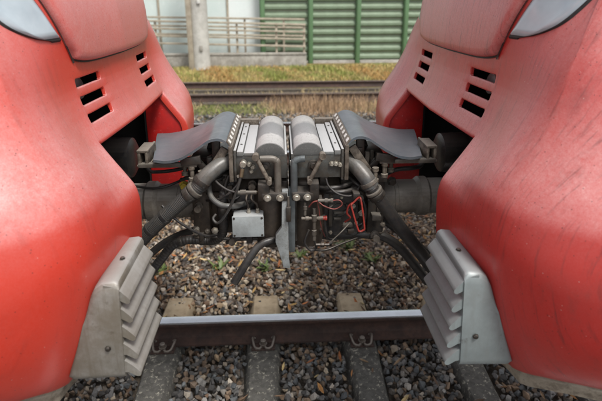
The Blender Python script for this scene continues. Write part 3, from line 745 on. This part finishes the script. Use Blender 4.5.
# ------------------------------------------------------------------ couplers
def make_coupler(s, label):
    X = lambda a: XC + s*a
    T = empty('train_coupler', (X(.1), 0, 1.0), label=label, cat='coupler', group='coupled coupler halves')
    # electric head on top
    E = MB().box(X(.006), X(.203), -.198, .198, 1.268, 1.360).build('electric_box', box_grey, T, bevel=.005)
    arch = [(.014, 1.350)] + [(.0665-.0525*math.cos(t), 1.360+.043*math.sin(t)) for t in np.linspace(0, math.pi, 15)] + [(.119, 1.350)]
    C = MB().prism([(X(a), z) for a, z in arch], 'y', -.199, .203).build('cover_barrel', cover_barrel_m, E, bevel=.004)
    MB().box(X(.121), X(.158), -.201, .19, 1.355, 1.367).build('top_plate', cover_grey, E, bevel=.003)
    MB().box(X(.160), X(.182), -.204, .19, 1.355, 1.373).build('top_strip', cover_grey, E, bevel=.003)
    for y in (-.12, .02, .13): MB().lathe((X(.171), y, 1.371), (0, 0, 1), [(0, .0045), (.004, .004)], 8).build('screw', steel_dark, E)
    MB().box(X(.184), X(.193), -.206, .2, 1.262, 1.378).build('inner_flange', box_grey, E, bevel=.002)
    MB().box(X(.196), X(.210), -.210, .2, 1.262, 1.392).build('outer_flange', frame_tan, E, bevel=.002)
    MB().box(X(.120), X(.215), .196, .222, 1.362, 1.388).build('rear_bar', frame_tan, E, bevel=.003)
    for a, z in (((.150, 1.322), (.165, 1.322), (.180, 1.318)) if s > 0 else ((.165, 1.322), (.140, 1.325), (.128, 1.315))):
        MB().hexbolt((X(a), -.2, z), (0, -1, 0), .0075, .012).build('bolt', bolt_m, E)
    # rubber mat over the cables
    mp = [(.47, 1.352), (.43, 1.346), (.386, 1.352), (.343, 1.372), (.307, 1.395), (.278, 1.413), (.247, 1.419), (.222, 1.410), (.203, 1.391)]
    m = MB(); top = spline([(a, 0, z) for a, z in mp], 5); rows = []
    for t in np.linspace(0, 1, 12):
        y = -.206+.412*t; row = []
        for q in top:
            k = max(0, (q.x-.33)/.14); row.append((X(q.x+.085*t*k), y, q.z-.022*t*k+.004*math.sin(t*5+q.x*9)+.0012*math.sin(t*9+s*2+q.x*21)*k))
        rows.append(row)
    m.grid(rows); m.grid([[(x, y, z-.0095) for x, y, z in r] for r in rows])
    h, w = len(rows), len(rows[0]); B = h*w
    for i in range(h-1):
        for j in (0, w-1): m.f.append((i*w+j, (i+1)*w+j, B+(i+1)*w+j, B+i*w+j)); m.mi.append(0)
    for j in range(w-1):
        for i in (0, h-1): m.f.append((i*w+j, i*w+j+1, B+i*w+j+1, B+i*w+j)); m.mi.append(0)
    mat = m.build('rubber_mat', mat_blue, T, ang=50)
    st = MB(); st.prism([(X(.199), 1.394), (X(.214), 1.413), (X(.217), 1.410), (X(.203), 1.391)], 'y', -.207, .205); strip = st.build('clamp_strip', frame_tan, mat)
    for y in np.linspace(-.185, .185, 8):
        MB().prism([(X(.2015), 1.4005), (X(.2095), 1.4115), (X(.211), 1.4105), (X(.203), 1.3995)], 'y', y-.010, y+.010).build('rivet', white_mk, mat)
    # frame under the mat
    MB().box(X(.325), X(.530), -.188, -.165, 1.312, 1.328).build('mat_rail', tube_m, T, bevel=.003)
    MB().box(X(.325), X(.545), .10, .125, 1.290, 1.306).build('mat_rail', frame_tan, T, bevel=.003)
    eb = MB().box(X(.494), X(.504), -.185, -.06, 1.322, 1.374); eb.box(X(.492), X(.532), -.185, -.08, 1.366, 1.376); eb.box(X(.520), X(.531), -.183, -.08, 1.322, 1.367); eb.box(X(.490), X(.534), -.187, -.07, 1.316, 1.3235)
    eb.build('end_bracket', frame_tan, T, bevel=.003)
    for k, (a0, z0, a1, z1, y) in enumerate(((.225, 1.375, .30, 1.26, -.17), (.33, 1.325, .27, 1.25, -.15), (.262, 1.40, .262, 1.29, -.13), (.36, 1.325, .36, 1.24, -.12), (.31, 1.34, .38, 1.33, -.185), (.235, 1.33, .36, 1.27, -.06), (.28, 1.39, .34, 1.22, .05))):
        MB().bar((X(a0), y, z0), (X(a1), y, z1), .022 if k % 2 else .03, .016, (0, 1, 0)).build('brace', steel_dark if k % 3 else frame_tan, T, bevel=.002)
    for a, z, y in ((.345, 1.290, -.18), (.31, 1.275, -.19), (.375, 1.30, -.15)):
        MB().lathe((X(a), y, z-.03), (0, 0, 1), [(0, .013), (.012, .013), (.014, .008), (.04, .008), (.043, .012), (.055, .012)], 12).build('stud', frame_tan, T)
    # mechanical head
    hb = MB().box(X(.008), X(.125), -.165, .17, .985, 1.262)
    head = hb.build('head', steel_rust, T, bevel=.045, seg=4)
    MB().box(X(.004), X(.030), -.175, .175, 1.005, 1.25).build('face_plate', steel_dark, head, bevel=.006)
    MB().lathe((X(.066), -.12, 1.02), (0, 0, 1), [(-.04, .045), (-.035, .06), (0, .066), (.16, .066), (.185, .055)], 24).build('hook_housing', steel_rust, head)
    MB().lathe((X(.11), 0, 1.107), (s, 0, 0), [(0, .135), (.06, .13), (.11, .105), (.16, .085), (.18, .082), (.185, .07)], 28).build('neck', steel_rust, head)
    MB().box(X(.125), X(.205 if s < 0 else .265), -.135, -.03, 1.0, 1.19).build('valve_block', black_rub, T, bevel=.012)
    MB().box(X(.195), X(.31), -.085, .10, .995, 1.225).build('casting', steel_rust, T, bevel=.02)
    MB().box(X(.21), X(.37), -.06, .12, 1.215, 1.31).build('cable_box', steel_dark, T, bevel=.008)
    # drawbar
    MB().lathe((X(.24), 0, 1.107), (s, 0, 0), [(0, .066), (.18, .068), (.182, .070), (.194, .070), (.196, .068), (.27, .068), (.285, .080), (.315, .080), (.325, .072), (1.05, .072)], 32).build('drawbar', drawbar_m, T)
    cl = MB().box(X(.30), X(.365), -.118, .10, 1.0, 1.225); cl = cl.build('clamp', steel_rust if s < 0 else steel_dark, T, bevel=.008)
    MB().box(X(.290), X(.372), -.122, .11, 1.215, 1.243).build('clamp_cap', tube_m, cl, bevel=.005)
    for a in (.31, .352):
        MB().hexbolt((X(a), -.10, 1.005), (0, 0, -1), .015, .022).build('bolt', frame_tan, cl)
    MB().hexbolt((X(.392), -.10, 1.212), (0, -1, 0), .014, .02).build('bolt', yellow_m if s < 0 else steel_dark, cl)
    # hanger arms with their feet, gas strut
    ap = [(.101, 1.350), (.060, 1.350), (.047, 1.343), (.041, 1.328), (.041, 1.215)] if s < 0 else [(.055, 1.349), (.034, 1.347), (.020, 1.340), (.016, 1.325), (.017, 1.215)]
    MB().tube([(X(a), -.222, z) for a, z in ap], .0125, 12, 6, flat=.8).build('hanger_arm', tube_m if s < 0 else lever_dk, T)
    foot = MB().box(X(.008), X(.100 if s < 0 else .085), -.238, -.15, 1.196, 1.228); foot.box(X(.07), X(.112 if s < 0 else .105), -.236, -.15, 1.196, 1.262)
    foot = foot.build('foot_block', steel_dark, T, bevel=.006)
    for a in ((.078, .034) if s < 0 else (.024, .062)):
        MB().lathe((X(a), -.236, 1.211), (0, -1, 0), [(0, .0135), (.004, .0135), (.0045, .010), (.012, .010), (.014, .008)], 12).build('bolt', bolt_m, foot)
    g0, g1 = (X(.115), -.232, 1.362), (X(.070), -.240, 1.272)
    gs = MB().cyl(g0, g1, .0075, 12); gs.lathe(g0, (0, -1, 0), [(-.014, .012), (.012, .012)], 12); gs.lathe(g1, (0, -1, 0), [(-.03, .009), (.012, .009)], 12)
    gs.build('gas_strut', frame_tan, T)
    MB().lathe((X(.085), -.20, 1.32), (0, -1, 0), [(0, .018), (.012, .018), (.014, .010), (.022, .010)], 14).build('pivot', steel_dark, T)
    return T
L = make_coupler(-1, 'left half of the coupler, with the small grey junction box')
Rr = make_coupler(1, 'right half of the coupler, with the bent red wire handle')

def tube(parent, name, pts, r, mt, **kw): return MB().tube(pts, r, **kw).build(name, mt, parent, ang=60)
# left half
hp = [(-.195, -.13, 1.318), (-.211, -.140, 1.320), (-.251, -.170, 1.317), (-.298, -.200, 1.287), (-.328, -.208, 1.254)]
tube(L, 'air_hose', [(-.325, -.208, 1.257), (-.341, -.210, 1.239), (-.401, -.210, 1.187), (-.477, -.210, 1.119), (-.538, -.20, 1.056), (-.62, -.17, .96), (-.70, -.12, .90)], .0255, hose_ribbed, n=18, per=10, rib=.0058, ribd=.0009)
tube(L, 'hose_elbow', hp, .0285, hose_grey, n=20)
for p, q, r in (((-.313, -.204, 1.272), (-.327, -.206, 1.257), .032), ((-.340, -.21, 1.240), (-.352, -.21, 1.230), .0325), ((-.356, -.21, 1.226), (-.374, -.21, 1.211), .031)):
    MB().cyl(p, q, r, 24).build('hose_clamp', steel_dark if r < .0322 else tube_m, L, bevel=.002)
tube(L, 'lower_hose', [(-.60, -.1, .78), (-.564, -.1, .839), (-.512, -.1, .908), (-.465, -.1, .963), (-.414, -.1, .983), (-.36, -.1, .982), (-.31, -.11, .984), (-.270, -.13, 1.018), (-.258, -.15, 1.088), (-.262, -.15, 1.155), (-.246, -.14, 1.202), (-.215, -.11, 1.232), (-.17, -.06, 1.25)], .0175, black_rub, n=14, rib=.012, ribd=.0008)
for p, q in (((-.44, -.1, .975), (-.425, -.1, .981)), ((-.36, -.1, .982), (-.34, -.1, .982)), ((-.259, -.15, 1.115), (-.261, -.15, 1.14))):
    MB().cyl(p, q, .0205, 16).build('hose_clamp', steel_dark, L, bevel=.002)
tube(L, 'strap', [(-.67, .02, .78), (-.611, .02, .841), (-.549, .02, .895), (-.484, .02, .935), (-.412, .02, .961), (-.346, .02, .968), (-.28, .0, .975)], .016, black_rub, n=10, flat=.6)
tube(L, 'earth_cable', [(-.171, -.212, 1.335), (-.172, -.236, 1.330), (-.179, -.240, 1.296), (-.195, -.240, 1.245), (-.219, -.23, 1.184), (-.251, -.22, 1.126), (-.274, -.21, 1.106), (-.289, -.2, 1.118), (-.279, -.19, 1.132)], .0052, hose_ribbed, n=8)
MB().lathe((-.171, -.21, 1.335), (0, -1, 0), [(0, .012), (.022, .012), (.024, .009), (.032, .009)], 12).build('cable_lug', bolt_m, L)
MB().cyl((-.173, -.238, 1.322), (-.179, -.241, 1.293), .0075, 10).build('cable_sleeve', brass_m, L)
tube(L, 'thin_cable', [(-.47, -.19, 1.17), (-.435, -.2, 1.133), (-.402, -.2, 1.101), (-.357, -.18, 1.057), (-.312, -.15, 1.024), (-.25, -.1, 1.02)], .005, black_rub, n=8)
tube(L, 'grey_hose', [(-.305, -.12, 1.25), (-.305, -.15, 1.218), (-.292, -.18, 1.191), (-.258, -.2, 1.172), (-.219, -.2, 1.167), (-.183, -.16, 1.156), (-.14, -.1, 1.15)], .0105, hose_grey, n=12)
pn = MB().cyl((-.20, -.225, 1.229), (-.128, -.225, 1.228), .007, 12); pn.cyl((-.185, -.225, 1.229), (-.165, -.225, 1.229), .010, 8)
pn.build('air_fitting', tube_m, L)
jb = MB().box(-.216, -.107, -.225, -.165, 1.060, 1.137); jb = jb.build('junction_box', jbox_m, L, bevel=.004)
MB().box(-.218, -.105, -.231, -.226, 1.058, 1.139).build('lid', jbox_m, jb, bevel=.002)
for x in (-.211, -.112):
    for z in (1.065, 1.132): MB().lathe((x, -.230, z), (0, -1, 0), [(0, .0045), (.003, .004)], 8).build('screw', steel_dark, jb)
MB().box(-.172, -.150, -.20, -.16, 1.015, 1.06).build('bracket', black_rub, jb, bevel=.002)
for x, xt in ((-.160, -.168), (-.128, -.150)):
    MB().lathe((x, -.195, 1.137), (0, 0, 1), [(0, .008), (.008, .008), (.009, .006), (.018, .006)], 8).build('gland', bolt_m, jb)
    tube(jb, 'wire', [(x, -.195, 1.15), (x-.002, -.197, 1.17), (xt, -.19, 1.19), (xt+.01, -.15, 1.21)], .0042, steel_rust, n=8)
tube(L, 'black_handle', [(-.220, -.24, .877), (-.17, -.23, .957), (-.13, -.21, 1.006), (-.093, -.2, 1.022), (-.06, -.185, 1.02), (-.034, -.17, 1.01)], lambda t: .0155-.004*t, black_rub, n=14, flat=.75)
lv = [(-.039, 1.235), (-.042, 1.093), (-.064, 1.062), (-.065, 1.035), (-.042, .955), (-.039, .930), (-.012, .926), (-.0165, .963), (-.0175, 1.037), (-.0172, 1.081), (-.017, 1.235)]
MB().prism(lv, 'y', -.232, -.208).build('release_lever', lever_m, L, bevel=.003)
MB().box(-.025, -.008, -.246, -.225, 1.120, 1.176).build('lever_latch', steel_dark, L, bevel=.003)
MB().cyl((-.0165, -.238, 1.176), (-.0165, -.238, 1.215), .004, 8).build('latch_pin', tube_m, L)
tube(L, 'mat_cable', [(-.56, -.03, 1.27), (-.541, -.05, 1.252), (-.518, -.05, 1.248), (-.465, -.05, 1.251), (-.407, -.05, 1.262), (-.377, -.05, 1.269), (-.34, -.05, 1.28)], .007, black_rub, n=8)
# right half
tube(Rr, 'air_hose', [(.285, -.209, 1.226), (.288, -.21, 1.222), (.338, -.21, 1.151), (.402, -.21, 1.061), (.478, -.2, .962), (.536, -.18, .880), (.60, -.14, .80)], .0245, black_rub, n=18, per=10)
tube(Rr, 'hose_elbow', [(.178, -.13, 1.318), (.198, -.14, 1.316), (.230, -.17, 1.300), (.263, -.2, 1.265), (.282, -.208, 1.232)], .0285, hose_grey, n=20)
for p, q, r in (((.270, -.203, 1.253), (.278, -.206, 1.240), .0325), ((.288, -.21, 1.222), (.294, -.21, 1.213), .0325), ((.297, -.21, 1.209), (.309, -.21, 1.192), .031)):
    MB().cyl(p, q, r, 24).build('hose_clamp', steel_dark if r < .0322 else tube_m, Rr, bevel=.002)
tube(Rr, 'lower_hose', [(.06, -.02, .965), (.133, -.05, .965), (.209, -.08, .978), (.286, -.1, .991), (.354, -.1, .98), (.42, -.1, .934), (.481, -.1, .861), (.552, -.1, .767)], .0185, black_rub, n=14)
for p, q in (((.24, -.088, .984), (.255, -.092, .987)), ((.30, -.1, .992), (.315, -.1, .990))): MB().cyl(p, q, .0215, 16).build('hose_clamp', steel_dark, Rr, bevel=.002)
tube(Rr, 'strap', [(.35, .02, 1.02), (.42, .02, .97), (.50, .02, .90), (.58, .02, .82)], .022, black_rub, n=10, flat=.6)
tube(Rr, 'control_hose', [(.03, -.08, 1.20), (.059, -.12, 1.206), (.118, -.18, 1.221), (.172, -.18, 1.224), (.222, -.14, 1.223), (.266, -.1, 1.226), (.32, -.06, 1.24)], .0085, black_rub, n=10)
tube(Rr, 'control_hose', [(.05, -.08, 1.18), (.086, -.12, 1.189), (.142, -.19, 1.209), (.201, -.19, 1.212), (.264, -.12, 1.206), (.31, -.06, 1.21)], .0085, black_rub, n=10)
tube(Rr, 'mat_cable', [(.30, -.05, 1.20), (.338, -.05, 1.206), (.404, -.05, 1.238), (.471, -.05, 1.245), (.511, -.02, 1.242), (.528, 0, 1.26), (.53, .02, 1.32)], .0095, black_rub, n=8)
MB().box(.050, .105, -.228, -.19, 1.186, 1.20).build('wire_bracket', steel_dark, Rr, bevel=.002)
vf = MB().cyl((.088, -.240, 1.198), (.140, -.246, 1.200), .0065, 10); vf.cyl((.112, -.243, 1.199), (.122, -.244, 1.1995), .009, 8); vf.cyl((.132, -.245, 1.2), (.141, -.246, 1.2), .0085, 8)
vf.build('connector', tube_m, Rr)
tube(Rr, 'red_wire', [(.057, -.22, 1.166), (.070, -.235, 1.19), (.088, -.240, 1.198)], .0028, red_wire, n=6)
tube(Rr, 'red_wire', [(.140, -.246, 1.2), (.160, -.25, 1.203), (.171, -.25, 1.193), (.168, -.25, 1.180), (.144, -.25, 1.169), (.108, -.25, 1.182), (.088, -.24, 1.193), (.094, -.225, 1.15), (.102, -.21, 1.085), (.12, -.17, 1.02)], .0022, red_wire, n=6)
ft = MB().lathe((.076, -.22, 1.034), (0, 0, 1), [(0, .007), (.02, .007), (.022, .0095), (.04, .0095), (.042, .007), (.075, .007), (.078, .010), (.10, .010), (.102, .006), (.125, .006)], 10)
ft.build('valve_stem', tube_m, Rr)
MB().lathe((.030, -.22, 1.121), (1, 0, 0), [(0, .006), (.012, .006), (.014, .0085), (.026, .0085), (.028, .006), (.06, .006), (.064, .009), (.078, .009)], 10).build('air_fitting', frame_tan, Rr)
MB().lathe((.105, -.22, 1.121), (1, 0, 0), [(0, .0075), (.010, .0075), (.011, .009), (.017, .009)], 10).build('red_cap', red_rod, Rr)
MB().lathe((.043, -.22, 1.135), (0, 0, 1), [(0, .0055), (.02, .0055), (.022, .008), (.034, .008), (.036, .005), (.05, .005)], 10).build('air_fitting', tube_m, Rr)
MB().lathe((.082, -.22, 1.014), (1, 0, 0), [(0, .007), (.018, .007), (.02, .009), (.03, .009), (.032, .0055), (.05, .0055)], 10).build('air_fitting', steel_dark, Rr)
tube(Rr, 'drain_loop', [(.058, -.21, 1.07), (.048, -.21, 1.045), (.043, -.21, 1.017), (.062, -.21, .988), (.084, -.21, .996), (.078, -.215, 1.03)], .0045, black_rub, n=8)
tube(Rr, 'wire', [(.128, -.22, 1.016), (.172, -.24, 1.074), (.205, -.24, 1.113)], .002, bolt_m, n=6)
tube(Rr, 'wire', [(.112, -.215, 1.13), (.118, -.21, 1.08), (.130, -.18, 1.02), (.17, -.12, .98)], .005, black_rub, n=6)
rd = [(.214, -.23, 1.182), (.2345, -.23, 1.202), (.2415, -.24, 1.190), (.254, -.25, 1.098), (.249, -.25, 1.084), (.238, -.25, 1.080), (.230, -.25, 1.092), (.208, -.24, 1.168), (.208, -.238, 1.181), (.214, -.23, 1.182)]
tube(Rr, 'red_handle', rd, .0036, red_rod, n=8, per=6)
tube(Rr, 'red_handle', [(.212, -.225, 1.180), (.2, -.22, 1.165), (.195, -.22, 1.139), (.206, -.22, 1.119), (.191, -.2, 1.094)], .0036, red_rod, n=8)
MB().box(.215, .240, -.225, -.13, 1.192, 1.215).build('handle_bracket', steel_dark, Rr, bevel=.003)
for p, r in (((.228, -.14, 1.13), .008), ((.262, -.14, 1.10), .010)): MB().hexbolt(p, (0, -1, 0), r, .012).build('bolt', bolt_m, Rr)
MB().prism([(-.0155, 1.235), (-.0165, .99), (-.012, .982), (.004, .980), (.007, .99), (.009, 1.235)], 'y', -.212, -.188).build('release_lever', lever_dk, Rr, bevel=.003)
lb = MB().box(-.009, .009, -.2045, -.200, 1.318, 1.323); lb.box(-.009, -.005, -.2045, -.2, 1.323, 1.337); lb.box(.005, .009, -.2045, -.2, 1.323, 1.337)
lb.build('latch_mark', white_mk, Rr)

# ------------------------------------------------------------------ small cables, nuts and brackets
def nut(parent, p, r=.007, mt=None, d=(0, -1, 0), h=.009): MB().hexbolt(p, d, r, h).build('nut', mt or bolt_m, parent)
for pts, r, mt in (([(-.19, -.17, 1.262), (-.205, -.19, 1.235), (-.24, -.195, 1.205), (-.285, -.18, 1.18), (-.32, -.13, 1.16)], .0042, black_rub),
                   ([(-.20, -.225, 1.229), (-.235, -.215, 1.238), (-.275, -.19, 1.262), (-.30, -.14, 1.29)], .0045, black_rub),
                   ([(-.29, -.06, 1.235), (-.36, -.06, 1.25), (-.44, -.05, 1.205), (-.52, -.06, 1.185), (-.62, -.04, 1.19)], .0055, black_rub),
                   ([(-.31, -.13, 1.012), (-.24, -.14, 1.004), (-.16, -.145, 1.006), (-.07, -.15, 1.008)], .0075, steel_dark),
                   ([(-.23, -.16, 1.27), (-.245, -.165, 1.225), (-.235, -.15, 1.17), (-.215, -.13, 1.09), (-.21, -.12, 1.02)], .006, black_rub),
                   ([(-.128, -.225, 1.228), (-.115, -.215, 1.232), (-.10, -.19, 1.245)], .005, brass_m),
                   ([(-.27, -.14, 1.33), (-.31, -.16, 1.30), (-.345, -.13, 1.27), (-.36, -.08, 1.24)], .006, black_rub)):
    tube(L, 'cable', pts, r, mt, n=8)
for p, r, m_ in (((-.290, -.165, 1.055), .010, bolt_m), ((-.105, -.168, 1.055), .006, steel_dark), ((-.065, -.168, 1.13), .006, steel_dark), ((-.225, -.145, 1.012), .011, steel_dark), ((-.12, -.15, 1.006), .010, steel_dark),
                 ((-.325, -.12, 1.18), .008, frame_tan), ((-.365, -.12, 1.03), .008, frame_tan), ((-.325, -.12, 1.03), .008, frame_tan), ((-.145, -.205, 1.30), .006, bolt_m), ((-.19, -.212, 1.285), .005, bolt_m)):
    nut(L, p, r, m_)
for x, y, z, w, h in ((-.235, -.15, 1.20, .03, .05), (-.205, -.14, 1.09, .018, .09), (-.28, -.10, 1.16, .05, .04), (-.30, -.13, 1.30, .02, .06), (-.26, -.12, 1.345, .04, .03)):
    MB().box(x-w/2, x+w/2, y-.008, y+.008, z-h/2, z+h/2).build('bracket', steel_rust if w > .025 else steel_dark, L, bevel=.002)
for p, q in (((-.455, -.21, 1.139), (-.463, -.21, 1.132)), ((-.51, -.205, 1.087), (-.517, -.204, 1.080))):
    MB().cyl(p, q, .0285, 20).build('cable_tie', black_rub, L)
for pts, r, mt in (([(.12, -.19, 1.262), (.13, -.20, 1.235), (.165, -.21, 1.208), (.215, -.20, 1.198), (.25, -.17, 1.225)], .0042, black_rub),
                   ([(.245, -.12, 1.32), (.285, -.15, 1.29), (.32, -.12, 1.26), (.345, -.08, 1.235)], .006, black_rub),
                   ([(.26, -.14, 1.17), (.275, -.15, 1.12), (.27, -.14, 1.05), (.24, -.12, 1.0)], .006, black_rub),
                   ([(.112, -.21, 1.165), (.13, -.2, 1.15), (.16, -.17, 1.155), (.20, -.15, 1.145)], .004, black_rub),
                   ([(.06, -.2, .985), (.12, -.19, .975), (.19, -.16, .985), (.25, -.13, .99)], .004, steel_dark)):
    tube(Rr, 'cable', pts, r, mt, n=8)
for p, r, m_ in (((.145, -.135, 1.172), .006, frame_tan), ((.248, -.135, 1.172), .006, frame_tan), ((.145, -.135, 1.02), .006, frame_tan), ((.20, -.135, 1.05), .009, bolt_m), ((.185, -.135, 1.165), .005, bolt_m), ((.242, -.14, 1.06), .006, bolt_m),
                 ((.31, -.118, 1.19), .008, frame_tan), ((.35, -.118, 1.04), .008, frame_tan), ((.06, -.168, 1.10), .006, steel_dark), ((.105, -.168, 1.05), .006, steel_dark)):
    nut(Rr, p, r, m_)
for x0, x1, z0, z1 in ((.155, .185, 1.075, 1.085), (.155, .195, 1.10, 1.108), (.20, .225, 1.125, 1.14), (.135, .15, 1.05, 1.14), (.21, .235, 1.02, 1.035)):
    MB().box(x0, x1, -.150, -.134, z0, z1).build('lug', steel_dark, Rr, bevel=.002)
for x, y, z, w, h in ((.24, -.14, 1.345, .035, .03), (.275, -.14, 1.30, .016, .09), (.30, -.10, 1.30, .014, .08), (.115, -.15, 1.235, .03, .04)):
    MB().box(x-w/2, x+w/2, y-.008, y+.008, z-h/2, z+h/2).build('bracket', frame_tan if w < .02 else steel_dark, Rr, bevel=.002)

for sgn, par, seed in ((-1, L, 3), (1, Rr, 5)):
    rr_ = random.Random(seed)
    for k in range(16):
        a = rr_.uniform(.125, .36); z = rr_.uniform(1.0, 1.29); y = -.085-rr_.uniform(.0, .06); x = XC+sgn*a; t = rr_.random()
        if t < .35: MB().lathe((x, y, z), (0, -1, 0), [(0, .016), (.01, .016), (.011, .010), (.03, .010), (.031, .013), (.04, .013)], 10).build('fitting', rr_.choice((steel_dark, tube_m, frame_tan)), par)
        elif t < .7:
            w, h = rr_.uniform(.015, .045), rr_.uniform(.012, .05); MB().box(x-w/2, x+w/2, y-.014, y+.03, z-h/2, z+h/2).build('bracket', rr_.choice((steel_dark, steel_rust, tube_m)), par, bevel=.003)
        else:
            d = rr_.uniform(-.05, .05); tube(par, 'cable', [(x-.05, y+.02, z+d), (x-.02, y-.02, z+d*.3), (x+.02, y-.02, z-d*.5-.01), (x+.055, y+.02, z-d)], rr_.uniform(.004, .008), rr_.choice((black_rub, hose_ribbed)), n=8)
